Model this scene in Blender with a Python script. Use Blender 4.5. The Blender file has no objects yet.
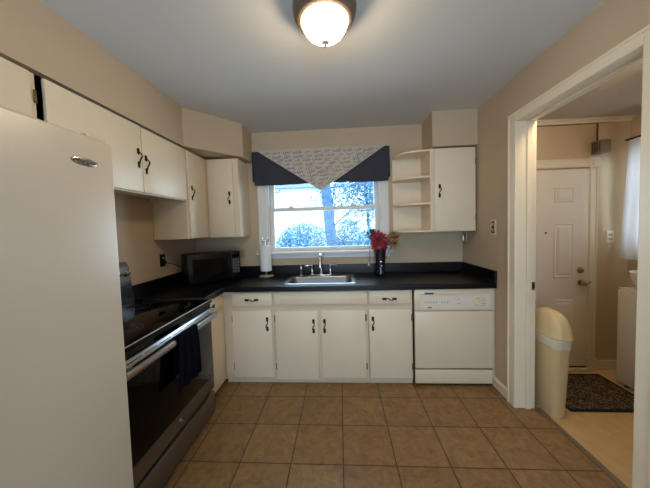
import bpy, bmesh, math, random
from mathutils import Vector, Matrix
random.seed(7)
S = bpy.context.scene
COL = S.collection
PI = math.pi

# ---------------------------------------------------------------- camera
cam_d = bpy.data.cameras.new('camera'); cam = bpy.data.objects.new('camera', cam_d); COL.objects.link(cam)
YAW, PITCH, ROLL, FPX, CYPX = 0.0588256, 0.0458308, -0.0297734, 258.0, 238.86
fw = Vector((-math.sin(YAW)*math.cos(PITCH), math.cos(YAW)*math.cos(PITCH), -math.sin(PITCH)))
r0 = fw.cross(Vector((0, 0, 1))).normalized(); u0 = r0.cross(fw)
cr, sr = math.cos(ROLL), math.sin(ROLL)
rt = cr*r0 + sr*u0; up = -sr*r0 + cr*u0
cam.matrix_world = Matrix(((rt.x, up.x, -fw.x, 0), (rt.y, up.y, -fw.y, 0), (rt.z, up.z, -fw.z, 1.47), (0, 0, 0, 1)))
cam_d.sensor_width = 36; cam_d.lens = FPX/650*36; cam_d.shift_y = (CYPX-244)/650
cam_d.clip_start = 0.02; cam_d.clip_end = 200
S.camera = cam

# ---------------------------------------------------------------- world, lights, exposure
W = bpy.data.worlds.new('world'); S.world = W; W.use_nodes = True
bg = W.node_tree.nodes['Background']; bg.inputs[0].default_value = (0.66, 0.85, 1.0, 1); bg.inputs[1].default_value = 4.0

def area(name, loc, rot, sx, sy, power, color):
    d = bpy.data.lights.new(name, 'AREA'); d.shape = 'RECTANGLE'; d.size = sx; d.size_y = sy; d.energy = power; d.color = color
    o = bpy.data.objects.new(name, d); o.location = loc; o.rotation_euler = rot; COL.objects.link(o); return o
area('daylight_behind', (0.1, -2.12, 1.25), (PI/2, 0, 0), 2.1, 1.9, 18, (0.96, 0.97, 1.0))
area('daylight_kitchen_window', (-0.18, 3.25, 1.62), (-PI/2, 0, 0), 1.1, 0.8, 12, (0.82, 0.91, 1.0))
area('daylight_laundry_window', (2.95, 2.1, 1.62), (0, PI/2, 0), 0.9, 0.7, 8, (0.88, 0.94, 1.0))
S.view_settings.view_transform = 'Standard'; S.view_settings.look = 'None'
S.view_settings.gamma = 1; S.view_settings.use_curve_mapping = False; S.view_settings.exposure = 0.66
S.cycles.max_bounces = 10; S.cycles.diffuse_bounces = 6; S.cycles.transparent_max_bounces = 12
S.cycles.use_denoising = True; S.cycles.caustics_reflective = False; S.cycles.caustics_refractive = False
S.cycles.sample_clamp_indirect = 4

# ---------------------------------------------------------------- materials
def lin(c):
    return tuple(((v/255)/12.92 if v/255 <= 0.04045 else ((v/255+0.055)/1.055)**2.4) for v in c) + (1,)

def mat(name, rgb, rough=0.6, metal=0.0, var=0.0, scale=6.0, bump=0.0, bscale=60.0, spec=0.5, coat=0.0, emit=None, stretch=None):
    m = bpy.data.materials.new(name); m.use_nodes = True
    nt = m.node_tree; b = nt.nodes['Principled BSDF']
    c = lin(rgb); b.inputs['Base Color'].default_value = c
    b.inputs['Roughness'].default_value = rough; b.inputs['Metallic'].default_value = metal
    b.inputs['Specular IOR Level'].default_value = spec; b.inputs['Coat Weight'].default_value = coat
    if emit: b.inputs['Emission Color'].default_value = lin(emit[0]); b.inputs['Emission Strength'].default_value = emit[1]
    tc = nt.nodes.new('ShaderNodeTexCoord'); src = tc.outputs['Object']
    if stretch:
        mp = nt.nodes.new('ShaderNodeMapping'); mp.inputs['Scale'].default_value = stretch
        nt.links.new(src, mp.inputs[0]); src = mp.outputs[0]
    if var:
        n = nt.nodes.new('ShaderNodeTexNoise'); n.inputs['Scale'].default_value = scale; n.inputs['Detail'].default_value = 4
        nt.links.new(src, n.inputs['Vector'])
        r = nt.nodes.new('ShaderNodeValToRGB')
        r.color_ramp.elements[0].position = 0.3; r.color_ramp.elements[1].position = 0.7
        r.color_ramp.elements[0].color = tuple(max(0, v*(1-var)) for v in c[:3]) + (1,)
        r.color_ramp.elements[1].color = tuple(min(1, v*(1+var)) for v in c[:3]) + (1,)
        nt.links.new(n.outputs['Fac'], r.inputs[0]); nt.links.new(r.outputs[0], b.inputs['Base Color'])
    if bump:
        n2 = nt.nodes.new('ShaderNodeTexNoise'); n2.inputs['Scale'].default_value = bscale; n2.inputs['Detail'].default_value = 2
        bp = nt.nodes.new('ShaderNodeBump'); bp.inputs['Strength'].default_value = bump; bp.inputs['Distance'].default_value = 0.002
        nt.links.new(src, n2.inputs['Vector']); nt.links.new(n2.outputs['Fac'], bp.inputs['Height']); nt.links.new(bp.outputs[0], b.inputs['Normal'])
    return m

M = {}
M['wall'] = mat('beige_wall_paint', (193, 172, 147), 0.75, var=0.03, scale=3, bump=0.15, bscale=120)
M['lwall'] = mat('tan_laundry_paint', (202, 180, 148), 0.7, var=0.03, scale=3, bump=0.15, bscale=120)
M['ceil'] = mat('ceiling_paint', (212, 211, 209), 0.9, var=0.015, scale=2, bump=0.2, bscale=150)
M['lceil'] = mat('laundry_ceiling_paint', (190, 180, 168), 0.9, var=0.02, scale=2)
M['cab'] = mat('cream_cabinet_paint', (230, 214, 190), 0.42, var=0.02, scale=8, bump=0.06, bscale=40)
M['cabframe'] = mat('cabinet_frame_paint', (212, 196, 172), 0.5, var=0.03, scale=8)
M['cabbody'] = mat('cabinet_body_paint', (222, 206, 182), 0.55, var=0.02, scale=8)  # wall cabinet bodies, slightly deeper cream than the doors
M['trim'] = mat('white_trim_paint', (230, 217, 194), 0.35, var=0.015, scale=5, bump=0.05, bscale=50)
M['vinylwin'] = mat('white_window_vinyl', (225, 224, 222), 0.4, var=0.01, scale=5)
M['counter'] = mat('charcoal_laminate', (9, 9, 12), 0.32, var=0.4, scale=90, bump=0.03, bscale=200, spec=0.34)
M['bronze'] = mat('dark_bronze', (38, 28, 22), 0.4, 0.7, var=0.2, scale=40)
M['hinge'] = mat('hinge_metal', (92, 80, 64), 0.35, 0.9, var=0.1, scale=40)
M['chrome'] = mat('chrome', (215, 217, 220), 0.1, 1.0, var=0.02, scale=10)
M['steel'] = mat('brushed_steel', (172, 170, 168), 0.3, 1.0, var=0.06, scale=30, stretch=(1, 1, 30))
M['sinksteel'] = mat('sink_steel', (150, 152, 158), 0.3, 1.0, var=0.04, scale=20, stretch=(1, 20, 1))
M['darksteel'] = mat('dark_stainless', (128, 120, 112), 0.38, 0.85, var=0.06, scale=30, stretch=(1, 1, 30))
M['blackglass'] = mat('black_glass', (5, 5, 6), 0.07, var=0.1, scale=3, spec=0.16)
M['blackenamel'] = mat('black_enamel', (12, 12, 14), 0.25, var=0.1, scale=10)
M['blackplastic'] = mat('black_plastic', (10, 10, 14), 0.35, var=0.15, scale=20, spec=0.3)
M['greybutton'] = mat('grey_buttons', (96, 96, 98), 0.5, var=0.1, scale=60)
M['ringgrey'] = mat('faint_burner_print', (44, 44, 46), 0.3, var=0.1, scale=40)
M['panbronze'] = mat('aged_bronze_pan', (112, 98, 86), 0.45, 0.35, var=0.08, scale=12)
M['appl'] = mat('off_white_enamel', (224, 208, 184), 0.32, var=0.01, scale=4)
M['panelgrey'] = mat('control_panel_grey', (222, 213, 202), 0.4, var=0.02, scale=20)
M['ink'] = mat('printed_ink', (70, 66, 64), 0.6, var=0.1, scale=50)
M['blackink'] = mat('black_print', (18, 16, 16), 0.5, var=0.1, scale=50)
M['fridge'] = mat('fridge_enamel', (192, 181, 166), 0.36, var=0.012, scale=3, bump=0.12, bscale=260)
M['gasket'] = mat('white_gasket', (225, 225, 225), 0.4, var=0.02, scale=20)
M['badge'] = mat('silver_badge', (190, 188, 184), 0.22, 1.0, var=0.05, scale=20)
M['navy'] = mat('navy_fabric', (64, 64, 74), 0.95, var=0.12, scale=140, bump=0.4, bscale=400, spec=0.1)
M['towel'] = mat('navy_terry', (9, 10, 20), 1.0, var=0.25, scale=200, bump=0.8, bscale=500, spec=0.05)
M['paper'] = mat('white_paper', (236, 236, 236), 0.9, var=0.015, scale=60, bump=0.3, bscale=120, spec=0.1)
M['maple'] = mat('pale_base_metal', (206, 184, 168), 0.35, 0.2, var=0.08, scale=20)
M['vase'] = mat('dark_mosaic_glaze', (36, 26, 40), 0.18, var=0.7, scale=45)
M['petal'] = mat('crimson_petals', (142, 28, 50), 0.8, var=0.25, scale=60)
M['petal2'] = mat('coral_petals', (196, 84, 60), 0.8, var=0.2, scale=60)
M['seed'] = mat('dark_seed_disc', (42, 32, 46), 0.9, var=0.3, scale=200)
M['sprig'] = mat('olive_tan_sprig', (176, 154, 108), 0.85, var=0.3, scale=80)
M['darkleaf'] = mat('dark_plum_leaf', (60, 52, 62), 0.8, var=0.3, scale=80)
M['stem'] = mat('green_stem', (60, 72, 44), 0.7, var=0.2, scale=60)
M['bin'] = mat('beige_bin_plastic', (226, 204, 160), 0.35, var=0.015, scale=5)
M['liner'] = mat('white_bag_film', (232, 226, 212), 0.25, var=0.03, scale=30, bump=0.5, bscale=50)
M['door'] = mat('white_door_paint', (226, 215, 196), 0.35, var=0.012, scale=5)
M['brass'] = mat('aged_brass', (190, 166, 124), 0.25, 0.9, var=0.1, scale=40)
M['chime'] = mat('bronze_brown_plastic', (120, 106, 90), 0.4, var=0.05, scale=20)
M['outlet'] = mat('cream_outlet_plastic', (222, 208, 186), 0.4, var=0.02, scale=20)
M['tanplate'] = mat('tan_outlet_plate', (176, 152, 122), 0.45, var=0.03, scale=20)
M['washer'] = mat('white_washer_enamel', (214, 210, 202), 0.35, var=0.01, scale=5)
M['tub'] = mat('white_tub_plastic', (236, 234, 230), 0.3, var=0.01, scale=8)
M['alu'] = mat('grey_threshold_metal', (140, 128, 112), 0.4, 0.6, var=0.08, scale=30)
M['cordm'] = mat('white_cord', (230, 228, 222), 0.6, var=0.02, scale=60)
M['darkgap'] = mat('dark_brown_paint', (70, 56, 44), 0.8, var=0.1, scale=20)
M['siding'] = mat('white_siding', (240, 240, 240), 0.7, var=0.02, scale=2, bump=0.2, bscale=4)
M['roof'] = mat('grey_shingle', (150, 155, 165), 0.9, var=0.15, scale=12)
M['bark'] = mat('glare_blue_bark', (84, 112, 146), 0.95, var=0.25, scale=9, bump=0.6, bscale=20)  # bark tinted blue to imitate the overexposed view outside
M['leafo'] = mat('glare_blue_leaves', (96, 134, 168), 0.9, var=0.3, scale=5, spec=0.1)  # pale blue of overexposure is put into the leaf colour
M['leafg'] = mat('glare_pale_leaves', (134, 168, 184), 0.9, var=0.3, scale=5, spec=0.1)  # second leaf tone, painted paler for the same washed-out glare
M['lawn'] = mat('pale_blue_lawn', (96, 120, 128), 0.95, var=0.25, scale=3, bump=0.4, bscale=30)  # lawn in an even pale blue-grey

def glass_mat(name, tint=(235, 242, 246)):
    m = bpy.data.materials.new(name); m.use_nodes = True; nt = m.node_tree; nt.nodes.clear()
    o = nt.nodes.new('ShaderNodeOutputMaterial'); mx = nt.nodes.new('ShaderNodeMixShader')
    t = nt.nodes.new('ShaderNodeBsdfTransparent'); t.inputs[0].default_value = lin(tint)
    g = nt.nodes.new('ShaderNodeBsdfGlossy'); g.inputs['Roughness'].default_value = 0.03
    f = nt.nodes.new('ShaderNodeFresnel'); f.inputs[0].default_value = 1.25
    nt.links.new(f.outputs[0], mx.inputs[0]); nt.links.new(t.outputs[0], mx.inputs[1]); nt.links.new(g.outputs[0], mx.inputs[2]); nt.links.new(mx.outputs[0], o.inputs[0])
    return m
M['glass'] = glass_mat('window_glass')

def tile_mat():
    m = bpy.data.materials.new('brown_ceramic_tile'); m.use_nodes = True; nt = m.node_tree; b = nt.nodes['Principled BSDF']
    tc = nt.nodes.new('ShaderNodeTexCoord'); mp = nt.nodes.new('ShaderNodeMapping')
    px, py = 0.3262, 0.3185
    mp.inputs['Location'].default_value = (0.018/px+20, -1.5285/py+20, 0); mp.inputs['Scale'].default_value = (1/px, 1/py, 1)
    nt.links.new(tc.outputs['Object'], mp.inputs[0])
    br = nt.nodes.new('ShaderNodeTexBrick'); br.offset = 0; br.squash = 1; br.inputs['Scale'].default_value = 1
    br.inputs['Brick Width'].default_value = 1; br.inputs['Row Height'].default_value = 1
    br.inputs['Mortar Size'].default_value = 0.013; br.inputs['Mortar Smooth'].default_value = 0.2; br.inputs['Bias'].default_value = 0
    br.inputs['Color1'].default_value = lin((148, 116, 78)); br.inputs['Color2'].default_value = lin((137, 104, 69)); br.inputs['Mortar'].default_value = lin((78, 54, 36))
    nt.links.new(mp.outputs[0], br.inputs['Vector'])
    n = nt.nodes.new('ShaderNodeTexNoise'); n.inputs['Scale'].default_value = 13; n.inputs['Detail'].default_value = 9; n.inputs['Roughness'].default_value = 0.65; n.inputs['Distortion'].default_value = 1.2
    nt.links.new(tc.outputs['Object'], n.inputs['Vector'])
    r = nt.nodes.new('ShaderNodeValToRGB'); r.color_ramp.elements[0].position = 0.32; r.color_ramp.elements[1].position = 0.68
    r.color_ramp.elements[0].color = (0.66, 0.62, 0.58, 1); r.color_ramp.elements[1].color = (1.2, 1.22, 1.24, 1)
    nt.links.new(n.outputs['Fac'], r.inputs[0])
    mx = nt.nodes.new('ShaderNodeMix'); mx.data_type = 'RGBA'; mx.blend_type = 'MULTIPLY'; mx.inputs[0].default_value = 1
    nt.links.new(br.outputs['Color'], mx.inputs[6]); nt.links.new(r.outputs[0], mx.inputs[7]); nt.links.new(mx.outputs[2], b.inputs['Base Color'])
    b.inputs['Roughness'].default_value = 0.42
    bp = nt.nodes.new('ShaderNodeBump'); bp.inputs['Strength'].default_value = 0.5; bp.inputs['Distance'].default_value = 0.003; bp.invert = True
    nt.links.new(br.outputs['Fac'], bp.inputs['Height']); nt.links.new(bp.outputs[0], b.inputs['Normal'])
    return m
M['tile'] = tile_mat()
M['vinyl'] = mat('tan_vinyl_floor', (208, 176, 128), 0.4, var=0.1, scale=14)

def rug_mat():
    m = bpy.data.materials.new('black_scroll_rug'); m.use_nodes = True; nt = m.node_tree; b = nt.nodes['Principled BSDF']
    tc = nt.nodes.new('ShaderNodeTexCoord')
    n = nt.nodes.new('ShaderNodeTexNoise'); n.inputs['Scale'].default_value = 26; n.inputs['Detail'].default_value = 1; n.inputs['Distortion'].default_value = 2.2
    nt.links.new(tc.outputs['Object'], n.inputs['Vector'])
    r = nt.nodes.new('ShaderNodeValToRGB'); e = r.color_ramp.elements
    e[0].position = 0.44; e[0].color = lin((26, 22, 22)); e[1].position = 0.56; e[1].color = lin((26, 22, 22))
    q = e.new(0.485); q.color = lin((150, 126, 92)); q = e.new(0.515); q.color = lin((150, 126, 92))
    nt.links.new(n.outputs['Fac'], r.inputs[0]); nt.links.new(r.outputs[0], b.inputs['Base Color']); b.inputs['Roughness'].default_value = 1
    return m
M['rug'] = rug_mat()
M['rugedge'] = mat('rug_border', (24, 22, 24), 1.0, var=0.2, scale=100)

def script_mat():
    m = mat('taupe_script_linen', (190, 181, 173), 0.95, var=0.08, scale=160, bump=0.3, bscale=500, spec=0.1)
    return m
M['linen'] = script_mat()
M['scriptink'] = mat('script_ink', (78, 68, 66), 0.95, var=0.1, scale=60, spec=0.1)

def lamp_mat():
    m = bpy.data.materials.new('lit_opal_glass'); m.use_nodes = True; b = m.node_tree.nodes['Principled BSDF']
    nt = m.node_tree
    n = nt.nodes.new('ShaderNodeTexNoise'); n.inputs['Scale'].default_value = 8
    r = nt.nodes.new('ShaderNodeValToRGB'); r.color_ramp.elements[0].color = (1, .76, .46, 1); r.color_ramp.elements[1].color = (1, .80, .52, 1)
    nt.links.new(n.outputs['Fac'], r.inputs[0]); nt.links.new(r.outputs[0], b.inputs['Emission Color'])
    b.inputs['Base Color'].default_value = (.9, .85, .75, 1); b.inputs['Emission Strength'].default_value = 48; b.inputs['Roughness'].default_value = 0.3
    return m
M['lamp'] = lamp_mat()

def sheer_mat():
    m = bpy.data.materials.new('sheer_curtain'); m.use_nodes = True; nt = m.node_tree; nt.nodes.clear()
    o = nt.nodes.new('ShaderNodeOutputMaterial'); d = nt.nodes.new('ShaderNodeBsdfDiffuse'); t = nt.nodes.new('ShaderNodeBsdfTranslucent'); mx = nt.nodes.new('ShaderNodeMixShader')
    n = nt.nodes.new('ShaderNodeTexNoise'); n.inputs['Scale'].default_value = 200
    r = nt.nodes.new('ShaderNodeValToRGB'); r.color_ramp.elements[0].color = lin((205, 202, 202)); r.color_ramp.elements[1].color = lin((222, 219, 220))
    nt.links.new(n.outputs['Fac'], r.inputs[0]); nt.links.new(r.outputs[0], d.inputs[0]); nt.links.new(r.outputs[0], t.inputs[0])
    mx.inputs[0].default_value = 0.35
    nt.links.new(d.outputs[0], mx.inputs[1]); nt.links.new(t.outputs[0], mx.inputs[2]); nt.links.new(mx.outputs[0], o.inputs[0])
    return m
M['sheer'] = sheer_mat()

# ---------------------------------------------------------------- helpers
def B(): return bmesh.new()

def merge(bm, t, mi=0):
    me = bpy.data.meshes.new('tmp'); 
    for f in t.faces: f.material_index = mi
    t.to_mesh(me); t.free(); bm.from_mesh(me); bpy.data.meshes.remove(me)

def box(bm, x0, x1, y0, y1, z0, z1, bev=0.0, seg=2, mi=0, mtx=None):
    t = bmesh.new(); bmesh.ops.create_cube(t, size=1)
    for v in t.verts: v.co = Vector(((x0+x1)/2+v.co.x*(x1-x0), (y0+y1)/2+v.co.y*(y1-y0), (z0+z1)/2+v.co.z*(z1-z0)))
    if bev: bmesh.ops.bevel(t, geom=list(t.edges), offset=bev, segments=seg, profile=0.5, affect='EDGES')
    if mtx is not None: bmesh.ops.transform(t, matrix=mtx, verts=t.verts)
    merge(bm, t, mi); return bm

def prism(bm, poly, a0, a1, axis='z', bev=0.0, mi=0):
    t = bmesh.new()
    def P(u, v, w):
        return (u, v, w) if axis == 'z' else ((u, w, v) if axis == 'y' else (w, u, v))
    lo = [t.verts.new(P(u, v, a0)) for u, v in poly]; hi = [t.verts.new(P(u, v, a1)) for u, v in poly]
    n = len(poly); t.faces.new(lo[::-1]); t.faces.new(hi)
    for i in range(n): t.faces.new((lo[i], lo[(i+1) % n], hi[(i+1) % n], hi[i]))
    bmesh.ops.recalc_face_normals(t, faces=t.faces)
    if bev: bmesh.ops.bevel(t, geom=list(t.edges), offset=bev, segments=2, profile=0.5, affect='EDGES')
    merge(bm, t, mi); return bm

def tube(bm, pts, r, seg=10, mi=0, cap=True):
    pts = [Vector(p) for p in pts]; t = bmesh.new(); rings = []
    rs = r if isinstance(r, (list, tuple)) else [r]*len(pts)
    prev = None
    for i, p in enumerate(pts):
        d = (pts[min(i+1, len(pts)-1)]-pts[max(i-1, 0)]).normalized()
        if prev is None:
            a = d.orthogonal().normalized()
        else:
            a = (prev-d*prev.dot(d)).normalized()
        prev = a; b = d.cross(a)
        rings.append([t.verts.new(p+rs[i]*(math.cos(2*PI*k/seg)*a+math.sin(2*PI*k/seg)*b)) for k in range(seg)])
    for i in range(len(rings)-1):
        for k in range(seg): t.faces.new((rings[i][k], rings[i][(k+1) % seg], rings[i+1][(k+1) % seg], rings[i+1][k]))
    if cap: t.faces.new(rings[0][::-1]); t.faces.new(rings[-1])
    bmesh.ops.recalc_face_normals(t, faces=t.faces)
    merge(bm, t, mi); return bm

def lathe(bm, prof, c=(0, 0, 0), seg=28, axis='z', mi=0):
    t = bmesh.new(); rings = []
    def P(r, h, a):
        x, y = r*math.cos(a), r*math.sin(a)
        if axis == 'z': v = (x, y, h)
        elif axis == 'y': v = (x, h, y)
        else: v = (h, x, y)
        return (v[0]+c[0], v[1]+c[1], v[2]+c[2])
    for r, h in prof:
        if r <= 1e-6: rings.append([t.verts.new(P(0, h, 0))])
        else: rings.append([t.verts.new(P(r, h, 2*PI*k/seg)) for k in range(seg)])
    for i in range(len(rings)-1):
        a, b = rings[i], rings[i+1]
        for k in range(seg):
            k2 = (k+1) % seg
            if len(a) == 1 and len(b) == 1: continue
            if len(a) == 1: t.faces.new((a[0], b[k], b[k2]))
            elif len(b) == 1: t.faces.new((a[k], a[k2], b[0]))
            else: t.faces.new((a[k], a[k2], b[k2], b[k]))
    bmesh.ops.recalc_face_normals(t, faces=t.faces)
    merge(bm, t, mi); return bm

def sphere(bm, c, rx, ry=None, rz=None, seg=16, mi=0, mtx=None):
    ry = ry or rx; rz = rz or rx; t = bmesh.new(); bmesh.ops.create_uvsphere(t, u_segments=seg, v_segments=max(6, seg//2), radius=1)
    for v in t.verts: v.co = Vector((v.co.x*rx, v.co.y*ry, v.co.z*rz))
    if mtx is not None: bmesh.ops.transform(t, matrix=mtx, verts=t.verts)
    bmesh.ops.translate(t, verts=t.verts, vec=Vector(c)); merge(bm, t, mi); return bm

def surf(bm, fn, nu, nv, th=0.0, mi=0):
    """grid surface fn(u,v)->xyz with optional thickness"""
    t = bmesh.new(); g = [[t.verts.new(fn(i/nu, j/nv)) for j in range(nv+1)] for i in range(nu+1)]
    for i in range(nu):
        for j in range(nv): t.faces.new((g[i][j], g[i+1][j], g[i+1][j+1], g[i][j+1]))
    bmesh.ops.recalc_face_normals(t, faces=t.faces)
    if th: bmesh.ops.solidify(t, geom=list(t.faces), thickness=th)
    merge(bm, t, mi); return bm

def origin_of(p):
    v = Vector((0, 0, 0))
    while p is not None: v += p.location; p = p.parent
    return v

def obj(name, bm, mats, parent=None, smooth=False, label=None):
    me = bpy.data.meshes.new(name)
    if parent is not None: bmesh.ops.translate(bm, verts=bm.verts, vec=-origin_of(parent))
    if smooth:
        for f in bm.faces: f.smooth = True
    bm.to_mesh(me); bm.free()
    for m in (mats if isinstance(mats, (list, tuple)) else [mats]): me.materials.append(m)
    if smooth and hasattr(me, 'set_sharp_from_angle'): me.set_sharp_from_angle(angle=math.radians(40))
    o = bpy.data.objects.new(name, me); COL.objects.link(o)
    if parent is not None: o.parent = parent
    if label: o['label'] = label
    return o

def thing(name, label, cat, loc, group=None):
    o = bpy.data.objects.new(name, None); o.empty_display_size = 0.05; COL.objects.link(o); o.location = loc
    o['label'] = label; o['category'] = cat; o['kind'] = 'thing'
    if group: o['group'] = group
    return o

def tag(o, label, cat, group=None, kind='thing'):
    o['label'] = label; o['category'] = cat; o['kind'] = kind
    if group: o['group'] = group
    return o

def struct(name, bm, m, smooth=False, label=None, cat=None):
    o = obj(name, bm, m, None, smooth); o['kind'] = 'structure'
    if label: o['label'] = label
    if cat: o['category'] = cat
    return o

# ================================================================= SETTING
LW, RW, BW, FWY, ZC = -1.69, 1.35, 2.93, -1.9, 2.56
RW2, LBY, LRX, LZC, LFY = 1.484, 2.62, 2.74, 2.42, -0.5

struct('floor', box(B(), LW-.1, 1.51, FWY-.1, BW+.1, -.06, 0), M['tile'], label='brown square ceramic tile floor of the kitchen', cat='floor')
struct('floor_laundry', box(B(), 1.51, LRX+.1, LFY-.1, LBY+.1, -.06, 0), M['vinyl'], label='tan vinyl floor of the laundry room beyond the doorway', cat='floor')
struct('ceiling', box(B(), LW-.1, RW+.15, FWY-.1, BW+.15, ZC, ZC+.08), M['ceil'], label='grey-white painted kitchen ceiling', cat='ceiling')
struct('ceiling_laundry', box(B(), RW2, LRX+.1, LFY-.1, LBY+.1, LZC, LZC+.08), M['lceil'], label='laundry room ceiling seen through the doorway', cat='ceiling')
struct('wall_left', box(B(), LW-.1, LW, FWY-.1, BW+.1, 0, ZC), M['wall'], label='beige wall behind range and refrigerator', cat='wall')
WX0, WX1, WZ0, WZ1 = -.82, .46, 1.20, 2.12
b = B(); box(b, LW, WX0, BW, BW+.14, 0, ZC); box(b, WX1, RW, BW, BW+.14, 0, ZC); box(b, WX0, WX1, BW, BW+.14, 0, WZ0); box(b, WX0, WX1, BW, BW+.14, WZ1, ZC)
struct('wall_back', b, M['wall'], label='beige wall with the window over the sink', cat='wall')
DY0, DY1, DZ = 1.237, 2.052, 2.22
b = B(); box(b, RW, RW2, FWY-.1, DY0-.02, 0, ZC); box(b, RW, RW2, DY1+.02, BW+.1, 0, ZC); box(b, RW, RW2, DY0-.02, DY1+.02, DZ+.02, ZC)
struct('wall_right', b, M['wall'], label='beige wall with the doorway to the laundry room', cat='wall')
PX0, PX1, PZ0, PZ1 = -.95, 1.15, .25, 2.2
b = B(); box(b, LW, PX0, FWY-.12, FWY, 0, ZC); box(b, PX1, RW, FWY-.12, FWY, 0, ZC); box(b, PX0, PX1, FWY-.12, FWY, 0, PZ0); box(b, PX0, PX1, FWY-.12, FWY, PZ1, ZC)
struct('wall_front', b, M['wall'])
struct('wall_laundry_back', box(B(), RW2, LRX, LBY, LBY+.1, 0, LZC), M['lwall'], label='tan laundry room wall around the white door', cat='wall')
LWY0, LWY1, LWZ0, LWZ1 = 1.72, 2.5, 1.2, 2.08
b = B(); box(b, LRX, LRX+.1, LFY, LWY0, 0, LZC); box(b, LRX, LRX+.1, LWY1, LBY+.1, 0, LZC); box(b, LRX, LRX+.1, LWY0, LWY1, 0, LWZ0); box(b, LRX, LRX+.1, LWY0, LWY1, LWZ1, LZC)
struct('wall_laundry_right', b, M['lwall'])
struct('wall_laundry_front', box(B(), RW2, LRX, LFY-.1, LFY, 0, LZC), M['lwall'])

# soffits
b = B()
prism(b, [(LW, -1.9), (-1.362, -1.9), (-1.362, 2.245), (-.983, 2.665), (-.975, BW), (LW, BW)], 2.222, ZC)
struct('soffit_left', b, M['wall'], label='beige soffit with a diagonal corner above the left wall cabinets', cat='soffit')
struct('soffit_right', box(B(), .922, RW, 2.612, BW, 2.222, ZC), M['wall'], label='beige boxed soffit above the right wall cabinet', cat='soffit')

# doorway trim (casing, jamb, stop)
b = B()
cx0, cx1 = 1.334, RW
box(b, cx0, cx1, DY1, DY1+.082, 0, DZ+.065, .005)
box(b, cx0, cx1, DY0-.082, DY0, 0, DZ+.065, .005)
box(b, cx0, cx1, DY0, DY1, DZ, DZ+.065, .005)
for ya, yb in ((DY1+.066, DY1+.084), (DY0-.084, DY0-.066)): box(b, cx0-.006, cx1, ya, yb, 0, DZ+.066, .003)
box(b, cx0-.006, cx1, DY0-.08, DY1+.08, DZ+.05, DZ+.067, .003)
box(b, RW-.004, RW2+.004, DY1, DY1+.02, 0, DZ+.02, .002)
box(b, RW-.004, RW2+.004, DY0-.02, DY0, 0, DZ+.02, .002)
box(b, RW-.004, RW2+.004, DY0, DY1, DZ, DZ+.02, .002)
for ya, yb in ((DY1-.012, DY1), (DY0, DY0+.012)): box(b, 1.415, 1.452, ya, yb, 0, DZ, .002)
box(b, 1.415, 1.452, DY0+.012, DY1-.012, DZ-.012, DZ, .002)
dt = struct('trim_1', b, M['trim'], label='white painted casing and jamb of the laundry doorway', cat='door trim')
b = B(); box(b, 1.456, 1.482, DY1-.002, DY1+.001, .94, 1.0, .001); box(b, 1.464, 1.478, DY1-.003, DY1, .955, .985, mi=1)
obj('strike_plate', b, [M['brass'], M['blackink']], dt, label='small brass strike plate')

struct('baseboard_right', prism(box(B(), 1.336, RW, 2.138, 2.372, .0, .075, .003), [(1.342, .075), (RW, .075), (RW, .092)], 2.138, 2.372, 'y'), M['trim'], label='white baseboard beside the dishwasher', cat='baseboard')
struct('trim_2', box(B(), 1.492, 1.528, DY0, DY1, 0, .007, .003), M['alu'], label='thin metal threshold strip between tile and vinyl', cat='threshold')
struct('trim_3', box(box(B(), RW2, LRX, LBY-.018, LBY, 2.372, 2.398, .004), RW2, LRX, LBY-.028, LBY, 2.394, LZC, .005), M['trim'], label='cream crown strip along the laundry wall top', cat='trim')
struct('baseboard_laundry', box(B(), 2.455, LRX, LBY-.014, LBY, 0, .09, .004), M['trim'])

# kitchen window
wf = B()
box(wf, WX0-.105, WX0, 2.910, BW, 1.2, 2.20, .004); box(wf, WX1, WX1+.088, 2.910, BW, 1.2, 2.20, .004); box(wf, WX0, WX1, 2.910, BW, WZ1, 2.20, .004)
for xa in (WX0-.105, WX0-.022, WX1+.004, WX1+.07): box(wf, xa, xa+.016, 2.903, 2.912, 1.2, 2.2, .002)
box(wf, WX0, WX0+.014, BW, BW+.14, WZ0, WZ1); box(wf, WX1-.014, WX1, BW, BW+.14, WZ0, WZ1); box(wf, WX0, WX1, BW, BW+.14, WZ1-.014, WZ1); box(wf, WX0, WX1, BW, BW+.14, WZ0-.005, WZ0+.01)
win = struct('window_1', wf, M['vinylwin'], label='white double-hung window over the sink', cat='window')
b = B(); box(b, WX0-.14, WX1+.115, 2.862, BW, 1.176, 1.2, .006); obj('window_stool', b, M['vinylwin'], win)
b = B(); box(b, WX0-.105, WX1+.09, 2.912, BW, 1.122, 1.176, .004); obj('window_apron', b, M['vinylwin'], win)
def sash(y0, y1, z0, z1, nm, bot):
    b = B(); x0, x1 = WX0+.014, WX1-.014
    box(b, x0, x0+.045, y0, y1, z0, z1, .003); box(b, x1-.045, x1, y0, y1, z0, z1, .003)
    box(b, x0+.045, x1-.045, y0+.001, y1-.001, z0, z0+bot, .001); box(b, x0+.045, x1-.045, y0+.001, y1-.001, z1-.042, z1, .001)
    o = obj(nm, b, M['vinylwin'], win)
    g = B(); box(g, x0+.04, x1-.04, (y0+y1)/2-.002, (y0+y1)/2+.002, z0+.02, z1-.02); obj('glass_pane', g, M['glass'], o)
    return o
lo_s = sash(2.975, 3.01, 1.21, 1.705, 'lower_sash', .034)
up_s = sash(3.015, 3.05, 1.668, 2.106, 'upper_sash', .036)
for x in (-.56, .165):
    b = B(); box(b, x-.03, x+.03, 2.968, 3.01, 1.705, 1.716, .003); tube(b, [(x, 2.985, 1.716), (x, 2.985, 1.727)], .011, 12); box(b, x-.004, x+.028, 2.978, 2.992, 1.722, 1.731, .002)
    obj('sash_lock', b, M['vinylwin'], lo_s)

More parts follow.
